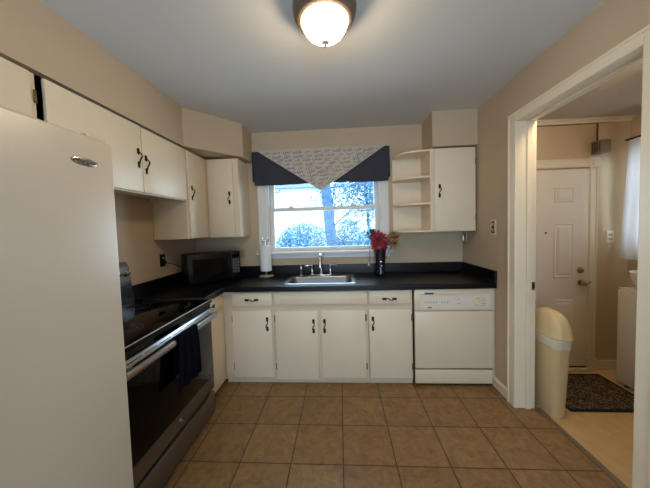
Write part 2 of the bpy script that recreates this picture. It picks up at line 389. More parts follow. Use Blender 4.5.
# glass door behind the viewer
b = B()
for xa, xb in ((PX0, PX0+.06), (.07, .13), (PX1-.06, PX1)): box(b, xa, xb, FWY-.09, FWY-.03, PZ0, PZ1, .003)
box(b, PX0, PX1, FWY-.09, FWY-.03, PZ0, PZ0+.06, .003); box(b, PX0, PX1, FWY-.09, FWY-.03, PZ1-.06, PZ1, .003)
w2 = struct('window_2', b, M['vinylwin']); 
obj('glass_pane', box(B(), PX0+.05, PX1-.05, FWY-.062, FWY-.058, PZ0+.05, PZ1-.05), M['glass'], w2)
# laundry window
b = B()
for ya, yb in ((LWY0, LWY0+.045), (LWY1-.045, LWY1)): box(b, LRX+.02, LRX+.07, ya, yb, LWZ0, LWZ1, .003)
for za, zb in ((LWZ0, LWZ0+.045), (1.61, 1.65), (LWZ1-.045, LWZ1)): box(b, LRX+.02, LRX+.07, LWY0, LWY1, za, zb, .003)
w3 = struct('window_3', b, M['vinylwin'])
obj('glass_pane', box(B(), LRX+.043, LRX+.047, LWY0+.04, LWY1-.04, LWZ0+.04, LWZ1-.04), M['glass'], w3)

# laundry exterior door
DX0, DX1 = 1.56, 2.352
def panel(b, x0, x1, z0, z1, y):
    # moulded raised panel on a face looking to -y
    def ring(a0, a1, d0, d1):
        t = bmesh.new()
        o = [(x0+a0, z0+a0), (x1-a0, z0+a0), (x1-a0, z1-a0), (x0+a0, z1-a0)]; i = [(x0+a1, z0+a1), (x1-a1, z0+a1), (x1-a1, z1-a1), (x0+a1, z1-a1)]
        vo = [t.verts.new((u, y+d0, v)) for u, v in o]; vi = [t.verts.new((u, y+d1, v)) for u, v in i]
        for k in range(4): t.faces.new((vo[k], vo[(k+1) % 4], vi[(k+1) % 4], vi[k]))
        merge(b, t)
    ring(0, .008, 0, -.006); ring(.008, .022, -.006, -.001); ring(.022, .042, -.001, -.007)
    t = bmesh.new(); a = .042
    t.faces.new([t.verts.new(p) for p in ((x0+a, y-.007, z0+a), (x1-a, y-.007, z0+a), (x1-a, y-.007, z1-a), (x0+a, y-.007, z1-a))]); merge(b, t)
b = B(); box(b, DX0, DX1, LBY-.03, LBY-.002, .045, 1.945, .002)
for xa, xb in ((1.70, 1.895), (2.04, 2.222)):
    for za, zb in ((1.638, 1.785), (.915, 1.44), (.2, .70)): panel(b, xa, xb, za, zb, LBY-.0305)
door = struct('door_1', b, M['door'], label='white six-panel exterior door in the laundry room', cat='door')
b = B(); lathe(b, [(.0, -.052), (.018, -.05), (.026, -.042), (.026, -.03), (.014, -.02), (.012, -.006), (.03, -.004), (.032, 0)], (2.293, LBY-.0305, .865), axis='y', seg=20)
tube(b, [(2.293, LBY-.072, .865), (2.32, LBY-.074, .872), (2.345, LBY-.066, .876)], [.012, .01, .008])
obj('door_lever', b, M['brass'], door, True, 'brass door lever')
b = B(); lathe(b, [(0, -.022), (.02, -.02), (.024, -.012), (.03, -.006), (.031, 0)], (2.284, LBY-.0305, .985), axis='y', seg=20); box(b, 2.279, 2.289, LBY-.066, LBY-.05, .97, 1.0, .003)
obj('deadbolt', b, M['brass'], door, True, 'brass deadbolt turn')
b = B(); lathe(b, [(0, -.004), (.008, -.004), (.01, 0)], (1.968, LBY-.0305, 1.35), axis='y', seg=16); obj('peephole', b, M['bronze'], door, True)
b = B(); box(b, DX0, DX1, LBY-.06, LBY-.0, .0, .028, .004); obj('door_sill', b, M['trim'], door)
b = B(); box(b, DX0+.005, DX1-.005, LBY-.026, LBY-.004, .028, .046); obj('door_sweep', b, M['darkgap'], door)
b = B()
box(b, DX1+.012, DX1+.095, LBY-.02, LBY, 0, 1.955, .004); box(b, RW2, DX1+.012, LBY-.02, LBY, 1.962, 2.045, .004)
for xa in (DX1+.02, DX1+.075): box(b, xa, xa+.012, LBY-.026, LBY-.01, .12, 1.955, .003)
for za in (1.97, 2.025): box(b, RW2, DX1+.012, LBY-.026, LBY-.01, za, za+.012, .003)
box(b, DX1+.008, DX1+.1, LBY-.03, LBY, 1.955, 2.05, .004); box(b, DX1+.008, DX1+.1, LBY-.03, LBY, 0, .12, .004)
lathe(b, [(.026, 0), (.024, -.006), (.018, -.004), (.0, -.005)], (DX1+.054, LBY-.03, 2.0), axis='y', seg=20)
struct('trim_4', b, M['trim'], label='white casing with corner rosette around laundry door', cat='door trim')

# ================================================================= CABINETS
def pull(cx, cy, cz, along, normal, parent):
    """ornate bronze pull: two diamond plates joined by a wavy bar"""
    u = Vector({'x': (1, 0, 0), 'y': (0, 1, 0), 'z': (0, 0, 1)}[along]); n = Vector(normal); w = n.cross(u)
    c = Vector((cx, cy, cz)); b = B()
    for s in (-1, 1):
        t = bmesh.new(); p0 = c+u*s*.045
        ring = [t.verts.new(p0+u*a+w*d+n*.0015) for a, d in ((-.025, 0), (-.012, .013), (.0, .009), (.011, .014), (.024, 0), (.011, -.014), (0, -.009), (-.012, -.013))]
        base = [t.verts.new(v.co-n*.0015) for v in ring]; apex = t.verts.new(p0+n*.006)
        for k in range(8):
            t.faces.new((ring[k], ring[(k+1) % 8], apex)); t.faces.new((base[k], base[(k+1) % 8], ring[(k+1) % 8], ring[k]))
        t.faces.new(base[::-1]); bmesh.ops.recalc_face_normals(t, faces=t.faces); merge(b, t)
    pts = []
    for k in range(17):
        q = k/16; a = -.042+.084*q
        pts.append(c+u*a+w*(.009*math.sin(q*2*PI))+n*(.004+.018*math.sin(q*PI)**.7))
    tube(b, pts, [.0032+.0015*math.sin(k/16*PI) for k in range(17)], 8)
    return obj('handle', b, M['bronze'], parent, True)

def hinge_leaf(cx, cy, cz, n, parent):
    b = B(); n = Vector(n)
    if abs(n.y) > .5: box(b, cx-.006, cx+.006, cy-.004, cy, cz-.03, cz+.03, .002); tube(b, [(cx, cy-.004, cz-.024), (cx, cy-.004, cz+.024)], .0035, 8)
    else: box(b, cx, cx+.004, cy-.006, cy+.006, cz-.03, cz+.03, .002); tube(b, [(cx+.004, cy, cz-.024), (cx+.004, cy, cz+.024)], .0035, 8)
    return obj('hinge', b, M['hinge'], parent, True)

FY = 2.345          # face frames of the sink run
def base_body(name, label, x0, x1, y1=2.92, cat='base cabinet'):
    t = thing(name, label, cat, ((x0+x1)/2, (FY+y1)/2, 0))
    b = B(); box(b, x0, x0+.016, FY+.02, y1, .05, .892); box(b, x1-.016, x1, FY+.02, y1, .05, .892)
    box(b, x0, x1, FY+.02, y1, .05, .066); box(b, x0, x1, y1-.01, y1, .05, .892); box(b, x0, x1, FY, FY+.02, .05, .892, .001)
    obj('body', b, M['cabframe'], t)
    b = B(); box(b, x0, x1, 2.372, 2.386, 0, .05); obj('toe_kick', b, M['cabframe'], t)
    return t
def front(nm, parent, x0, x1, z0, z1, y=FY, th=.019, lab=None):
    b = B(); box(b, x0, x1, y-th, y, z0, z1, .004); return obj(nm, b, M['cab'], parent, True, lab)
yf = FY-.019
uA = base_body('base_cabinet', 'cream base cabinet with drawer and door left of the sink cabinet', -1.118, -.639)
d = front('drawer', uA, -1.022, -.647, .758, .878); pull(-.839, yf, .812, 'x', (0, -1, 0), d)
d = front('door', uA, -1.03, -.656, .078, .712); pull(-.698, yf, .583, 'z', (0, -1, 0), d)
for z in (.63, .172): hinge_leaf(-1.036, FY, z, (0, -1, 0), d)
uB = base_body('sink_cabinet', 'wide cream base cabinet under the sink with two doors', -.637, .236)
front('false_drawer_panel', uB, -.629, .229, .762, .88)
d = front('door', uB, -.622, -.226, .058, .708, FY-.004); pull(-.266, yf-.004, .563, 'z', (0, -1, 0), d)
for z in (.63, .173): hinge_leaf(-.629, FY, z, (0, -1, 0), d)
d = front('door', uB, -.196, .208, .072, .708); pull(-.165, yf, .562, 'z', (0, -1, 0), d)
for z in (.632, .174): hinge_leaf(.216, FY, z, (0, -1, 0), d)
uC = base_body('base_cabinet', 'cream base cabinet with drawer and door between sink cabinet and dishwasher', .238, .634)
d = front('drawer', uC, .249, .613, .762, .883); pull(.429, yf, .806, 'x', (0, -1, 0), d)
d = front('door', uC, .243, .619, .074, .712); pull(.276, yf, .580, 'z', (0, -1, 0), d)
for z in (.63, .172): hinge_leaf(.625, FY, z, (0, -1, 0), d)

# left leg base cabinet beside the range (faces +x)
uL = thing('base_cabinet', 'narrow cream base cabinet in the corner beside the range', 'base cabinet', (-1.4, 2.15, 0))
b = B(); box(b, LW+.004, -1.14, 1.958, 1.974, .05, .892); box(b, LW+.004, -1.14, 2.90, 2.92, .05, .892); box(b, LW+.004, -1.14, 1.974, 2.90, .05, .066); box(b, -1.14, -1.121, 1.958, 2.92, .05, .892, .001)
obj('body', b, M['cab'], uL)
obj('toe_kick', box(B(), -1.2, -1.186, 1.958, 2.372, 0, .05), M['darkgap'], uL)
b = B(); box(b, -1.121, -1.105, 1.968, 2.318, .755, .885, .004); d = obj('drawer', b, M['cab'], uL, True); pull(-1.105, 2.09, .82, 'y', (1, 0, 0), d)
b = B(); box(b, -1.121, -1.105, 1.968, 2.318, .078, .735, .004); d = obj('door', b, M['cab'], uL, True)

# filler strip right of dishwasher
tag(obj('filler_strip', box(B(), 1.336, RW-.001, 2.336, 2.40, 0, .893, .001), M['cabframe']), 'narrow filler strip between dishwasher and right wall', 'filler strip')

# ---- wall cabinets
def wall_cab(name, label, x0, x1, y0, y1, z0, z1, hollow=None):
    t = thing(name, label, 'wall cabinet', ((x0+x1)/2, (y0+y1)/2, z0))
    b = B()
    if hollow: 
        box(b, x0, x1, y0, y0+.018, z0, z1); box(b, x0, x1, y1-.018, y1, z0, z1); box(b, x0, x1, y0, y1, z0+.03, z0+.045); box(b, x0, x1, y0, y1, z1-.016, z1); box(b, x1-.018, x1, y0, y1, z0, z1)
    else: box(b, x0, x1, y0, y1, z0, z1, .0015)
    obj('body', b, M['cabbody'], t)
    return t
XF = -1.366
c = wall_cab('wall_cabinet', 'cream two-door wall cabinet above the range', LW+.003, XF, 1.139, 2.246, 1.738, 2.203, True)
b = B(); box(b, XF, XF+.018, 1.152, 1.727, 1.748, 2.197, .003); d = obj('door', b, M['cab'], c, True); pull(XF+.018, 1.697, 1.975, 'z', (1, 0, 0), d)
b = B(); box(b, XF, XF+.018, 1.734, 2.232, 1.748, 2.194, .003); d = obj('door', b, M['cab'], c, True); pull(XF+.018, 1.764, 1.945, 'z', (1, 0, 0), d)
c = wall_cab('wall_cabinet', 'cream wall cabinet above the refrigerator', LW+.003, XF, .2, 1.126, 1.85, 2.203)
b = B(); box(b, XF, XF+.018, .67, 1.094, 1.858, 2.197, .003); d = obj('door', b, M['cab'], c, True); 
h = hinge_leaf(XF+.002, 1.122, 2.10, (1, 0, 0), d)
b = B(); box(b, XF, XF+.018, .21, .662, 1.858, 2.197, .003); d = obj('door', b, M['cab'], c, True)
c = wall_cab('wall_cabinet', 'tall narrow cream wall cabinet in the left corner, facing the doorway', LW+.003, XF, 2.25, 2.926, 1.398, 2.203)
b = B(); box(b, XF, XF+.018, 2.277, 2.56, 1.406, 2.194, .003); d = obj('door', b, M['cab'], c, True); pull(XF+.018, 2.318, 1.82, 'z', (1, 0, 0), d)
c = wall_cab('wall_cabinet', 'cream wall cabinet on the window wall left of the window', XF+.003, -1.03, 2.628, 2.926, 1.392, 2.203)
b = B(); box(b, -1.342, -1.085, 2.609, 2.628, 1.40, 2.194, .003); d = obj('door', b, M['cab'], c, True); pull(-1.125, 2.609, 1.80, 'z', (0, -1, 0), d)
c = wall_cab('wall_cabinet', 'cream single-door wall cabinet right of the open corner shelves', .918, 1.336, 2.625, 2.926, 1.39, 2.206)
b = B(); box(b, .94, 1.323, 2.606, 2.625, 1.398, 2.197, .003); d = obj('door', b, M['cab'], c, True); pull(.985, 2.606, 1.79, 'z', (0, -1, 0), d)
hinge_leaf(1.329, 2.625, 2.07, (0, -1, 0), d); hinge_leaf(1.329, 2.625, 1.52, (0, -1, 0), d)

# open curved shelf unit
sh = thing('corner_shelf', 'cream open end shelves with curved fronts right of the window', 'shelf', (.76, 2.78, 1.39))
b = B(); box(b, .592, .916, 2.912, 2.926, 1.39, 2.205, .001); obj('back_panel', b, M['cab'], sh)
b = B(); box(b, .9, .916, 2.62, 2.912, 1.39, 2.205, .001); obj('side_panel', b, M['cab'], sh)
def qshelf(z0, z1):
    poly = [(.9, 2.912), (.594, 2.912)]
    for k in range(0, 17):
        a = PI*.5*k/16; poly.append((.9-.306*math.cos(a)**.8, 2.912-.292*math.sin(a)**.8))
    return prism(B(), poly, z0, z1, 'z')
for z in (1.39, 1.665, 1.928, 2.183): obj('shelf', qshelf(z, z+.018), M['cab'], sh)

# ================================================================= COUNTERTOP
CZ = .94
SX0, SX1, SY0, SY1 = -.525, .11, 2.385, 2.725
ct = thing('countertop', 'charcoal laminate L-shaped countertop with low backsplash', 'countertop', (-.1, 2.6, .893))
b = B(); Z0 = .893
box(b, LW+.002, SX0, 2.312, 2.928, Z0, CZ); box(b, SX1, RW-.002, 2.312, 2.928, Z0, CZ); box(b, SX0, SX1, 2.312, SY0, Z0, CZ); box(b, SX0, SX1, SY1, 2.928, Z0, CZ)
box(b, LW+.002, -1.09, 1.956, 2.312, Z0, CZ)
box(b, -1.09, RW-.002, 2.298, 2.316, Z0, CZ, .006, 3); box(b, -1.094, -1.078, 1.956, 2.31, Z0, CZ, .006, 3)
obj('slab', b, M['counter'], ct)
b = B(); box(b, LW+.022, RW-.02, 2.908, 2.928, CZ, 1.045, .003); box(b, LW+.002, LW+.022, 1.956, 2.928, CZ, 1.045, .003); box(b, RW-.02, RW-.002, 2.30, 2.908, CZ, 1.045, .003)
obj('backsplash', b, M['counter'], ct)

# sink
sk = thing('sink', 'stainless steel single-bowl sink set in the countertop', 'sink', (-.2, 2.6, CZ))
b = B(); t = bmesh.new()
def rr(x0, x1, y0, y1, r, n=5):
    pts = []
    for cx, cy, a0 in ((x1-r, y1-r, 0), (x0+r, y1-r, 90), (x0+r, y0+r, 180), (x1-r, y0+r, 270)):
        for k in range(n+1):
            a = math.radians(a0+90*k/n); pts.append((cx+r*math.cos(a), cy+r*math.sin(a)))
    return pts
loops = [(rr(-.552, .138, 2.352, 2.84, .04), CZ+.0005), (rr(-.552, .138, 2.352, 2.84, .04), CZ+.004), (rr(-.546, .132, 2.358, 2.834, .038), CZ+.008), (rr(-.515, .10, 2.39, 2.72, .05), CZ+.007), (rr(-.508, .093, 2.397, 2.713, .05), CZ-.004), (rr(-.495, .08, 2.41, 2.70, .06), CZ-.15), (rr(-.46, .045, 2.445, 2.665, .05), CZ-.168)]
vl = [[t.verts.new((x, y, z)) for x, y in l] for l, z in loops]
for i in range(len(vl)-1):
    n = len(vl[i])
    for k in range(n): t.faces.new((vl[i][k], vl[i][(k+1) % n], vl[i+1][(k+1) % n], vl[i+1][k]))
t.faces.new(vl[-1]); bmesh.ops.recalc_face_normals(t, faces=t.faces)
for f in t.faces: f.normal_flip() if f.calc_center_median().z > CZ+.005 and f.normal.z < 0 else None
merge(b, t)
obj('basin', b, M['sinksteel'], sk, True)
b = B(); lathe(b, [(.042, 0), (.04, .004), (.03, .003), (.0, .001)], (-.2, 2.555, CZ-.167), seg=24); obj('drain', b, M['chrome'], sk, True)

# faucet
fa = thing('faucet', 'chrome gooseneck faucet with two lever handles behind the sink', 'faucet', (-.215, 2.78, CZ+.008))
zb = CZ+.008
b = B(); box(b, -.335, -.095, 2.755, 2.812, zb, zb+.012, .005); obj('base_plate', b, M['chrome'], fa, True)
b = B(); pts = [(-.215, 2.785, zb+.012), (-.215, 2.785, zb+.14)]
for k in range(13):
    a = PI*k/12*.96; pts.append((-.215, 2.715+.07*math.cos(a), zb+.165+.07*math.sin(a)))
pts.append((-.215, 2.641, zb+.13))
tube(b, pts, [.013, .012]+[.0125]*13+[.013], 14); lathe(b, [(.024, 0), (.022, .012), (.014, .03), (.012, .03)], (-.215, 2.785, zb+.012)); tube(b, [(-.215, 2.642, zb+.14), (-.215, 2.640, zb+.105)], [.017, .016], 14)
obj('spout', b, M['chrome'], fa, True)
for s in (-1, 1):
    x = -.215+s*.1
    b = B(); lathe(b, [(.02, 0), (.018, .01), (.012, .02), (.011, .075), (.014, .085), (.013, .1), (.0, .104)], (x, 2.785, zb+.012), seg=18)
    tube(b, [(x, 2.785, zb+.108), (x+s*.03, 2.775, zb+.113), (x+s*.075, 2.765, zb+.106)], [.009, .008, .006], 10)
    obj('lever_handle', b, M['chrome'], fa, True)
ss = B(); lathe(ss, [(.02, 0), (.018, .008), (.01, .012), (.009, .05), (.013, .062), (.012, .1), (.008, .108), (0, .11)], (-.435, 2.785, zb), seg=18)
tag(obj('side_sprayer', ss, M['chrome'], None, True), 'small chrome side sprayer left of the faucet', 'sink sprayer')

# ================================================================= DISHWASHER
dw = thing('dishwasher', 'off-white built-in dishwasher under the counter at the right wall', 'dishwasher', (.99, 2.6, 0))
x0, x1 = .648, 1.331
obj('body', box(B(), x0, x1, 2.352, 2.9, .02, .888), M['darkgap'], dw)
b = B(); box(b, x0+.002, x1-.002, 2.322, 2.351, .166, .69, .006); obj('door', b, M['appl'], dw, True)
b = B(); box(b, x0, x1, 2.318, 2.351, .694, .888, .006)
t = B(); box(b, x0+.045, x1-.05, 2.312, 2.32, .842, .862, .003)
cp = obj('control_panel', b, M['appl'], dw, True)
b = B(); box(b, x0+.05, x1-.03, 2.3165, 2.319, .712, .835, .001); fascia_bm = b
b = B(); box(b, x0+.085, x0+.165, 2.3105, 2.313, .846, .859, .001)
for k in range(5): box(b, x0+.088+k*.0155, x0+.100+k*.0155, 2.3095, 2.3115, .848, .857)
obj('vent_slots', b, M['blackink'], cp)
b = B(); random.seed(3)
for k in range(9):
    xx = x0+.09+k*.024
    if k == 5: continue
    box(b, xx, xx+.016, 2.3158, 2.3166, .775, .778); box(b, xx+.002, xx+.005, 2.3158, 2.3166, .762, .772)
for zz in (.757, .798): box(b, x0+.37, x0+.395, 2.3158, 2.3166, zz, zz+.003)
for k in range(5): box(b, x1-.105, x1-.075+.012*(k % 2), 2.3158, 2.3166, .74+k*.016, .7425+k*.016)
for f in b.faces: f.material_index = 1
merge_me = bpy.data.meshes.new('tmp'); b.to_mesh(merge_me); b.free(); fascia_bm.from_mesh(merge_me); bpy.data.meshes.remove(merge_me)
obj('fascia', fascia_bm, [M['panelgrey'], M['ink']], cp)
b = B(); box(b, x0+.115, x0+.148, 2.3158, 2.3166, .722, .731); obj('nameplate', b, M['blackink'], cp)
b = B(); lathe(b, [(0, -.024), (.026, -.022), (.03, -.014), (.034, -.004), (.036, 0)], (x1-.142, 2.3165, .776), axis='y', seg=28); box(b, x1-.145, x1-.139, 2.289, 2.30, .776, .803, .001)
obj('cycle_dial', b, M['appl'], cp, True)
b = B(); box(b, x0+.002, x1-.002, 2.326, 2.351, .024, .152, .005); obj('kick_panel', b, M['appl'], dw, True)
b = B(); 
for xx in (x0+.04, x1-.04): obj('foot', tube(B(), [(xx, 2.4, 0), (xx, 2.4, .02)], .015, 10), M['blackplastic'], dw)

# ================================================================= REFRIGERATOR
fr = thing('refrigerator', 'tall off-white refrigerator at the left edge of the kitchen', 'refrigerator', (-1.25, .53, 0))
fx, fy0, fy1, fz = -.85, .10, .945, 1.806
obj('body', box(B(), LW+.03, fx-.075, fy0+.004, fy1-.004, .03, fz-.006, .006), M['fridge'], fr)
obj('gasket', box(B(), fx-.0745, fx-.061, fy0+.006, fy1+.001, .08, fz-.008), M['gasket'], fr, label='white door gasket')
b = B(); box(b, fx-.06, fx, .385, fy1, .07, fz, .012, 3); d1 = obj('door', b, M['fridge'], fr, True)
b = B(); box(b, fx-.06, fx, fy0, .377, .07, fz, .012, 3); d2 = obj('freezer_door', b, M['fridge'], fr, True)
for dd, yy in ((d1, .415), (d2, .347)):
    b = B(); tube(b, [(fx, yy, .75), (fx+.045, yy, .79), (fx+.045, yy, 1.36), (fx, yy, 1.4)], .011, 10); obj('handle', b, M['fridge'], dd, True)
b = B(); sphere(b, (fx, .83, 1.713), .005, .046, .015, 24); bdg = obj('badge', b, M['badge'], d1, True, 'oval silver badge')
fc = bpy.data.curves.new('t', 'FONT'); fc.body = 'Whirlpool'; fc.size = .02; fc.align_x = 'CENTER'; fc.align_y = 'CENTER'; fc.extrude = .0003
to = bpy.data.objects.new('t', fc); COL.objects.link(to); bpy.context.view_layer.update()
me = bpy.data.meshes.new_from_object(to); bpy.data.objects.remove(to)
b = B(); b.from_mesh(me); bpy.data.meshes.remove(me)
bmesh.ops.transform(b, matrix=Matrix(((0, 0, 1, fx+.0052), (1, 0, 0, .83), (0, 1, 0, 1.713), (0, 0, 0, 1))), verts=b.verts)
obj('badge_lettering', b, M['ink'], bdg)
b = B(); box(b, fx-.10, fx-.012, fy1-.09, fy1-.012, fz-.005, fz+.014, .006, 3); obj('hinge_cover', b, M['fridge'], fr, True)
b = B()
for yy in (fy0+.06, fy1-.06):
    for xx in (fx-.12, LW+.1): obj('foot', tube(B(), [(xx, yy, 0), (xx, yy, .032)], .02, 10), M['blackplastic'], fr)
obj('toe_grille', box(B(), fx-.07, fx-.04, fy0+.01, fy1-.01, .012, .065, .003), M['fridge'], fr)

# ================================================================= RANGE
rg = thing('electric_range', 'stainless and black glass electric range beside the refrigerator', 'range', (-1.35, 1.51, 0))
ry0, ry1, rx = 1.07, 1.95, -1.03
obj('body', box(B(), LW+.03, rx-.036, ry0+.003, ry1-.003, .03, .905, .003), M['blackenamel'], rg)
b = B(); box(b, LW+.03, rx+.012, ry0, ry1, .906, .934, .006, 3); ck = obj('cooktop', b, M['blackglass'], rg, True)
b = B()
for xx, yy, rr_ in ((-1.47, 1.35, .09), (-1.47, 1.76, .075), (-1.2, 1.35, .075), (-1.2, 1.76, .105)):
    b = B()
    for q in (rr_, rr_*.62): lathe(b, [(q, 0), (q, .0006), (q-.003, .0006), (q-.003, 0)], (xx, yy, .934), seg=40)
    obj('burner_ring', b, M['ringgrey'], ck)
b = B(); box(b, rx+.009, rx+.0135, ry0, ry1, .929, .9355, .0015); box(b, LW+.1, rx+.012, ry1-.003, ry1+.0025, .929, .937, .001); obj('cooktop_trim', b, M['steel'], ck)
# back guard with controls
b = B(); prism(b, [(LW+.006, .934), (-1.61, .934), (-1.625, 1.075), (LW+.006, 1.075)], ry0, ry1-.055, 'y'); bg_ = obj('backguard', b, M['blackenamel'], rg)
b = B(); prism(b, [(LW+.006, 1.075), (-1.622, 1.075), (-1.624, 1.10), (-1.638, 1.205), (-1.652, 1.236), (-1.668, 1.246), (LW+.006, 1.246)], ry0, ry1-.055, 'y', .004); cpan = obj('control_panel', b, M['darksteel'], bg_, True)
def knob(y, z, x):
    b = B(); lathe(b, [(.026, 0), (.026, .006), (.02, .01), (.018, .026), (.012, .03), (0, .031)], (x, y, z), axis='x', seg=22); box(b, x+.026, x+.034, y-.004, y+.004, z-.018, z+.018, .002); return obj('knob', b, M['chrome'], cpan, True)
for y in (1.855, 1.765, 1.24, 1.15): knob(y, 1.165, -1.634)
b = B(); box(b, -1.64, -1.629, 1.4, 1.72, 1.12, 1.19, .002); obj('display', b, M['blackglass'], cpan)
# front
b = B(); box(b, rx-.034, rx-.004, ry0+.003, ry1-.003, .862, .903, .003); obj('front_panel', b, M['blackglass'], rg)
b = B(); box(b, rx-.034, rx, ry0+.004, ry1-.004, .225, .856, .005); od = obj('oven_door', b, M['darksteel'], rg, True)
b = B(); box(b, rx-.002, rx+.003, ry0+.004, ry1-.02, .335, .824, .002); obj('oven_window', b, M['blackglass'], od, True)
b = B(); prism(b, [(rx-.004, .862), (rx+.002, .862), (rx+.018, .832), (rx+.014, .826), (rx-.004, .826)], ry0+.004, ry1-.004, 'y', .0015); vt = obj('vent_trim', b, M['steel'], od, True)
b = B()
for k in range(7): box(b, rx+.006, rx+.0118, ry0+.06+k*.112, ry0+.155+k*.112, .845, .849)
obj('vent_slots', b, M['blackink'], vt)
b = B(); hx = rx+.052
prism(b, [(hx-.008, .80), (hx+.008, .803), (hx+.012, .82), (hx+.008, .838), (hx-.008, .84), (hx-.011, .82)], ry0+.004, ry1-.03, 'y', .003)
for yy in (ry0+.05, ry1-.05): box(b, rx-.001, hx-.002, yy-.016, yy+.016, .803, .837, .004)
obj('handle', b, M['steel'], od, True)
b = B(); lathe(b, [(0, .003), (.016, .003), (.019, .001), (.019, 0)], (rx, 1.512, .283), axis='x', seg=28)
bd = obj('badge', b, M['ink'], od, True)
b = B()
for rr_ in (.0165, .0135): lathe(b, [(rr_, .003), (rr_-.0006, .0036), (rr_-.0012, .003)], (rx, 1.512, .283), axis='x', seg=28)
def arc3(cy, cz, r, a0, a1, n=12): return [(rx+.0034, cy+r*math.cos(math.radians(a0+(a1-a0)*k/n)), cz+r*math.sin(math.radians(a0+(a1-a0)*k/n))) for k in range(n+1)]
tube(b, arc3(1.508, .284, .0055, 40, 330), .0008, 6); tube(b, arc3(1.517, .284, .005, 60, 300), .0008, 6); tube(b, [(rx+.0034, 1.506, .281), (rx+.0034, 1.512, .281), (rx+.0034, 1.52, .283)], .0008, 6)
obj('badge_emblem', b, M['badge'], bd, True)
b = B(); box(b, rx-.034, rx, ry0+.004, ry1-.004, .04, .195, .006); obj('drawer', b, M['darksteel'], rg, True)
b = B()
for xx in (LW+.1, rx-.1):
    for yy in (ry0+.06, ry1-.06): obj('foot', tube(B(), [(xx, yy, 0), (xx, yy, .032)], .016, 10), M['blackplastic'], rg)

# towel over the oven handle
b = B()
def tw(u, v):
    y = 1.425+.205*u+.012*math.sin(v*5)*(v); L = v*1.0
    fold = .006*math.sin(u*19+v*2)+.003*math.sin(u*41)
    # front drop 0..0.72 of v, over bar, back drop
    if v < .62:
        q = v/.62; z = .53-.01*u*(1-q)+(.848-.53)*q ; z = min(z, .848) ; x = hx+.0145+fold*(1-q*.8)
        y += (u-.5)*.05*(1-q)
    elif v < .75:
        a = (v-.62)/.13*PI; x = hx+.0155*math.cos(a)-.0003; z = .848+.007*math.sin(a)
    else:
        q = (v-.75)/.25; z = .848-.22*q; x = hx-.0155+fold*.15
    return (x+.003, y, z)
surf(b, tw, 40, 60, .003)
tag(obj('dish_towel', b, M['towel'], None, True), 'dark navy dish towel hanging over the oven door handle', 'towel')

# ================================================================= COUNTER ITEMS
mw = thing('microwave', 'black microwave oven set diagonally in the counter corner', 'microwave', (-1.36, 2.62, CZ))
A = Vector((-1.455, 2.365)); Bv = Vector((-1.085, 2.725)); du = (Bv-A).normalized(); dn = Vector((du.y, -du.x)); ang = math.atan2(du.y, du.x); wl = (Bv-A).length
mt = Matrix.Translation((A.x, A.y, CZ)) @ Matrix.Rotation(ang, 4, 'Z')
mz0, mz1 = .012, .298
obj('body', box(B(), 0, wl, .022, .262, mz0, mz1, .006, 2, 0, mt), M['blackplastic'], mw, True)
b = B(); box(b, .002, wl*.80, 0, .022, mz0+.002, mz1-.002, .005, 2, 0, mt); d = obj('door', b, M['blackplastic'], mw, True)
b = B(); box(b, .04, wl*.66, -.0015, .001, mz0+.05, mz1-.05, .0005, 1, 0, mt); obj('window', b, M['blackglass'], d)
b = B(); box(b, wl*.735, wl*.765, -.026, .001, mz0+.04, mz1-.04, .006, 2, 0, mt); obj('handle', b, M['blackplastic'], d, True)
b = B(); box(b, wl*.805, wl-.002, 0, .022, mz0+.002, mz1-.002, .005, 2, 0, mt)
for r in range(5):
    for cc in range(3): box(b, wl*.83+cc*.026, wl*.83+.021+cc*.026, -.002, .001, .075+r*.031, .099+r*.031, .001, 1, 1, mt)
cpn = obj('control_panel', b, [M['blackplastic'], M['greybutton']], mw, True)
b = B(); box(b, wl*.83, wl*.83+.073, -.001, .001, .24, .27, .0005, 1, 0, mt); obj('display', b, M['blackglass'], cpn)
b = B()
for px, py in ((.04, .05), (wl-.04, .05), (.04, .23), (wl-.04, .23)):
    t = bmesh.new(); bmesh.ops.create_cone(t, cap_ends=True, segments=12, radius1=.012, radius2=.012, depth=.013)
    bmesh.ops.transform(t, matrix=mt @ Matrix.Translation((px, py, .0065)), verts=t.verts); b = B(); merge(b, t); obj('foot', b, M['blackplastic'], mw)

# paper towels
px_, py_ = -.835, 2.825
ph = thing('paper_towel_holder', 'upright metal paper towel holder with scroll top', 'paper towel holder', (px_, py_, CZ))
b = B(); lathe(b, [(0, 0), (.078, 0), (.08, .006), (.074, .011), (.02, .014), (.012, .022), (0, .022)], (px_, py_, CZ), seg=32); obj('base', b, M['maple'], ph, True)
b = B(); tube(b, [(px_, py_, CZ+.02), (px_, py_, CZ+.405)], .007, 12); obj('rod', b, M['chrome'], ph, True)
b = B()
for s in (-1, 1):
    pts = [(px_+s*(.004+.026*math.sin(q*PI*.5)+.0*q), py_, CZ+.385+.05*q) for q in [k/10 for k in range(11)]]
    tube(b, pts, .0035, 8)
    pts = [(px_+s*(.022+.014*math.cos(a)), py_, CZ+.40+.014*math.sin(a)) for a in [2*PI*k/16 for k in range(17)]]
    tube(b, pts, .003, 8, cap=False)
obj('scroll_finial', b, M['chrome'], ph, True)
b = B(); lathe(b, [(.02, 0), (.062, 0), (.0635, .004), (.0635, .272), (.062, .276), (.02, .276), (.02, 0)], (px_, py_, CZ+.063), seg=40)
surf(b, lambda u, v: (px_+.0640*math.cos(-.6+.3*u)+.004*u*math.cos(-.3), py_+.0640*math.sin(-.6+.3*u)+.004*u*math.sin(-.3), CZ+.067+.268*v), 6, 4, .0006)
